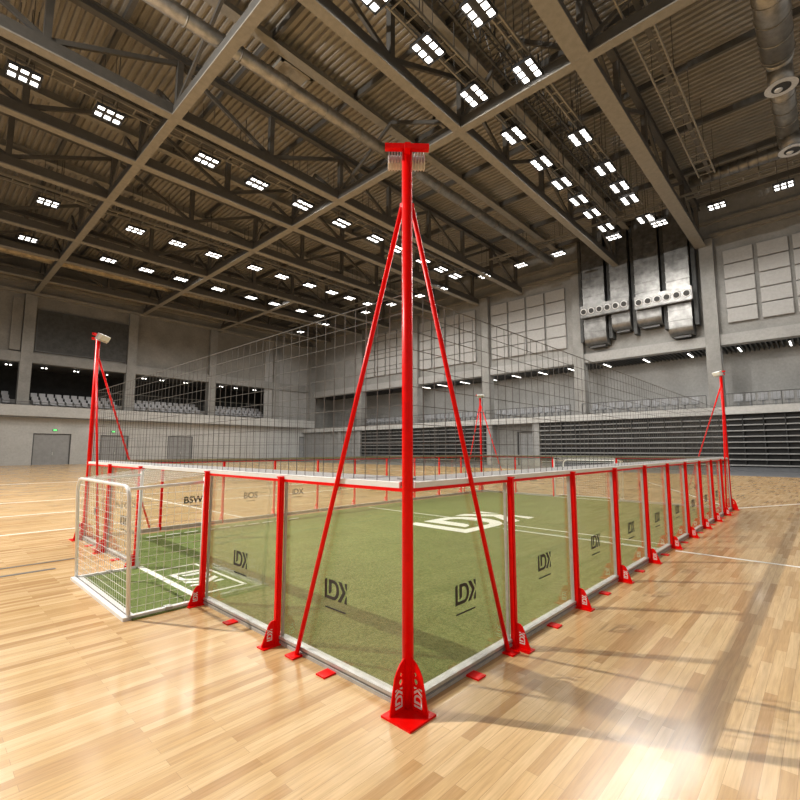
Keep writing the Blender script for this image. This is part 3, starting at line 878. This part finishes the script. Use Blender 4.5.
# corner masts (local: outside is -x and -y)
def make_mast():
    t = thing('corner_mast', 'x', 'corner mast')
    MB().tube((0, 0, .01), (0, 0, 3.44), .034, 18).build('pole', 'red', t)
    d45 = Matrix.Rotation(R(45), 4, 'Z')
    # base plate turned with the court corner
    MB().box(-.17, .05, -.17, .05, 0, .012).build('base_plate', 'red', t)
    out = [(-.02, .012), (-.15, .012), (-.15, .03), (-.112, .20), (-.092, .235), (-.07, .262), (-.035, .285), (-.02, .285)]
    def circ(cx, cy, rx, ry): return [(cx + rx * math.cos(2 * math.pi * k / 14), cy + ry * math.sin(2 * math.pi * k / 14)) for k in range(14)]
    holes = [circ(-.06, .205, .009, .010), circ(-.063, .166, .014, .015)]
    for ax in ('x', 'y'):
        e = (1, 0, 0) if ax == 'x' else (0, 1, 0)
        off = (0, .004, 0) if ax == 'x' else (-.004, 0, 0)
        g = MB().prism(out, .008, frame(off, e, (0, 0, 1)), holes).build('gusset', 'red', t)
        mb = MB()
        if ax == 'x':
            add_emblem(mb, frame((-.082, -.0045, .085), (1, 0, 0), (0, 0, 1)), .058, .0012, True)
        else:
            add_emblem(mb, frame((-.0045, -.082, .085), (0, -1, 0), (0, 0, 1)), .058, .0012, True)
        mb.build('gusset_emblem', 'white', g)
    # lamp bar across the top, square to the inward diagonal
    MB().box(-.145, .145, -.02, .02, 3.455, 3.49, d45 @ Matrix.Rotation(R(90), 4, 'Z')).build('crossbar', 'red', t)
    # floodlight on the inner side
    inner = d45 @ Matrix.Translation((.095, 0, 3.43)) @ Matrix.Rotation(R(-62), 4, 'Y')
    lamp = MB().box(-.042, .050, -.125, .125, -.028, .02, inner).build('floodlight_head', 'white', t)
    MB().box(-.034, .042, -.112, .112, -.034, -.027, inner).build('lens', 'lens', lamp)
    mb = MB()
    for k in range(13):
        y = -.117 + k * .0195
        mb.box(-.072, .048, y - .003, y + .003, -.022, .055, inner)
    mb.build('heat_sink', 'fin', lamp)
    MB().box(-.02, .06, -.018, .018, 3.42, 3.45, d45).build('lamp_bracket', 'red', t)
    MB().box(-.10, -.02, -.018, .018, 3.40, 3.44, d45).build('bracket_stub', 'red', t)
    # two braces down to the floor along both sides
    for ax in ('x', 'y'):
        def P(a, z, o=-.035): return (a, o, z) if ax == 'x' else (o, a, z)
        b = MB().tube(P(.035, 3.06, -.012), P(1.045, .012, -.05), .0165, 12).build('brace', 'red', t)
        lo, hi = P(.01, 3.03, -.022), P(.045, 3.09, .0)
        MB().box(lo[0], hi[0], lo[1], hi[1], 3.03, 3.09).build('brace_lug', 'red', b)
        lo, hi = P(1.0, 0, -.115), P(1.10, 0, -.012)
        MB().box(lo[0], hi[0], lo[1], hi[1], 0, .012).build('brace_foot', 'red', b)
    return t
mast = make_mast(); mt = tree(mast)
for i, (loc, rz, l) in enumerate((((0, 0, 0), 0, 'tall red corner mast nearest the camera, with lamp bar and two braces'),
                                  ((0, LY, 0), R(-90), 'red corner mast with floodlight at the left, behind the near goal'),
                                  ((LX, LY, 0), R(180), 'red corner mast with floodlight at the farthest cage corner'),
                                  ((LX, 0, 0), R(90), 'red corner mast with floodlight at the far right cage corner'))):
    o = mast if i == 0 else copy_tree(mt)
    o.location = loc; o.rotation_euler = (0, 0, rz); o['label'] = l; o['group'] = 'corner masts of the cage'

# top pads and safety nets
def top_pad(L, loc, rz, label):
    t = thing('top_pad', label, 'top pad', loc, rz, 'top pads of the barriers')
    MB().prism([(-.022, 1.253), (-.022, 1.288), (-.006, 1.290), (-.006, 1.253)], L - .10, frame((.05, 0, 0), (0, 1, 0), (0, 0, 1))).build('white_fascia', 'white', t)
    MB().prism([(-.005, 1.262), (-.005, 1.290), (.135, 1.312), (.135, 1.300)], L - .10, frame((.05, 0, 0), (0, 1, 0), (0, 0, 1))).build('mesh_cover', 'mesh', t)
def safety_net(L, loc, rz, label):
    t = thing('safety_net', label, 'safety net', loc, rz, 'safety nets above the barriers')
    nu, nv = round((L - .1) / .115), 10
    MB().grid_strings((.05, .01, 1.29), (L - .1, 0, 0), (0, 0, 1.19), nu, nv, .0025).build('net_mesh', 'string', t)
    MB().tube((.03, .01, 2.48), (L - .03, .01, 2.48), .004, 6).build('border_rope', 'string', t)
for fn, w in ((top_pad, 'white edged grey pad along the top of the'), (safety_net, 'grey square mesh net above the')):
    fn(LX, (0, 0, 0), 0, w + ' long right barrier')
    fn(LX, (LX, LY, 0), R(180), w + ' far long barrier')
    fn(LY, (0, LY, 0), R(-90), w + ' near goal side barrier')
    fn(LY, (LX, 0, 0), R(90), w + ' far end barrier')

# goals (local: x along the opening, outside is -y)
def make_goal():
    t = thing('goal', 'x', 'goal')
    W, D, H, r = GW - .10, .66, 1.155, .0175
    o = .05
    def bend(p0, c, p1, n=6):
        p0, c, p1 = Vector(p0), Vector(c), Vector(p1)
        return [p0.lerp(c, k / n).lerp(c.lerp(p1, k / n), k / n) for k in range(n + 1)]
    c = .16
    T = D + .05
    pts = [(o, -D, .03)] + bend((o, -T, H - c), (o, -T, H), (o + c, -T, H)) + bend((o + W - c, -T, H), (o + W, -T, H), (o + W, -T, H - c)) + [(o + W, -D, .03)]
    MB().path(pts, r, 12).build('outer_frame', 'white', t)
    for x in (o, o + W):
        MB().path([(x, -T, H - .02), (x, -.05, H + .01)], r * .9, 12).build('side_bar', 'white', t)
        MB().box(x - .025, x + .025, -D, -.04, .0, .035).build('side_base', 'white', t)
        MB().box(x - .035, x + .035, -D * .5 - .03, -D * .5 + .03, .0, .042).build('base_clamp', 'alu', t)
        MB().tube((x, -.03, .02), (x, -.03, H + .06), .02, 10).build('front_post', 'white', t)
    MB().box(o - .025, o + W + .025, -D - .05, -D + .05, 0, .03).build('outer_base', 'white', t)
    MB().box(o, o + W, -D - .006, -D + .004, .03, .032).build('base_groove', 'dark_line', t)
    mb = MB()
    nu, nv = 27, 16
    mb.grid_strings((o, -D, .03), (W, 0, 0), (0, -.05, H - .03), nu, nv, .0016)
    mb.grid_strings((o, -T, H), (W, 0, 0), (0, T - .04, .085), nu, 9, .0018)
    for x in (o, o + W):
        mb.grid_strings((x, -D, .03), (0, D - .04, 0), (0, 0, H - .03), 9, nv, .0018)
    mb.build('goal_net', 'goal_string', t)
    return t
g = make_goal(); gt = tree(g)
g.location = (0, 2 * PL + GW, 0); g.rotation_euler = (0, 0, R(-90))
g['label'] = 'white box goal with net on the near left side of the cage'
g2 = copy_tree(gt); g2.location = (LX, 2 * PL, 0); g2.rotation_euler = (0, 0, R(90))
g2['label'] = 'white box goal with net on the far end of the cage'
for q in (g, g2): q['group'] = 'goals of the cage'
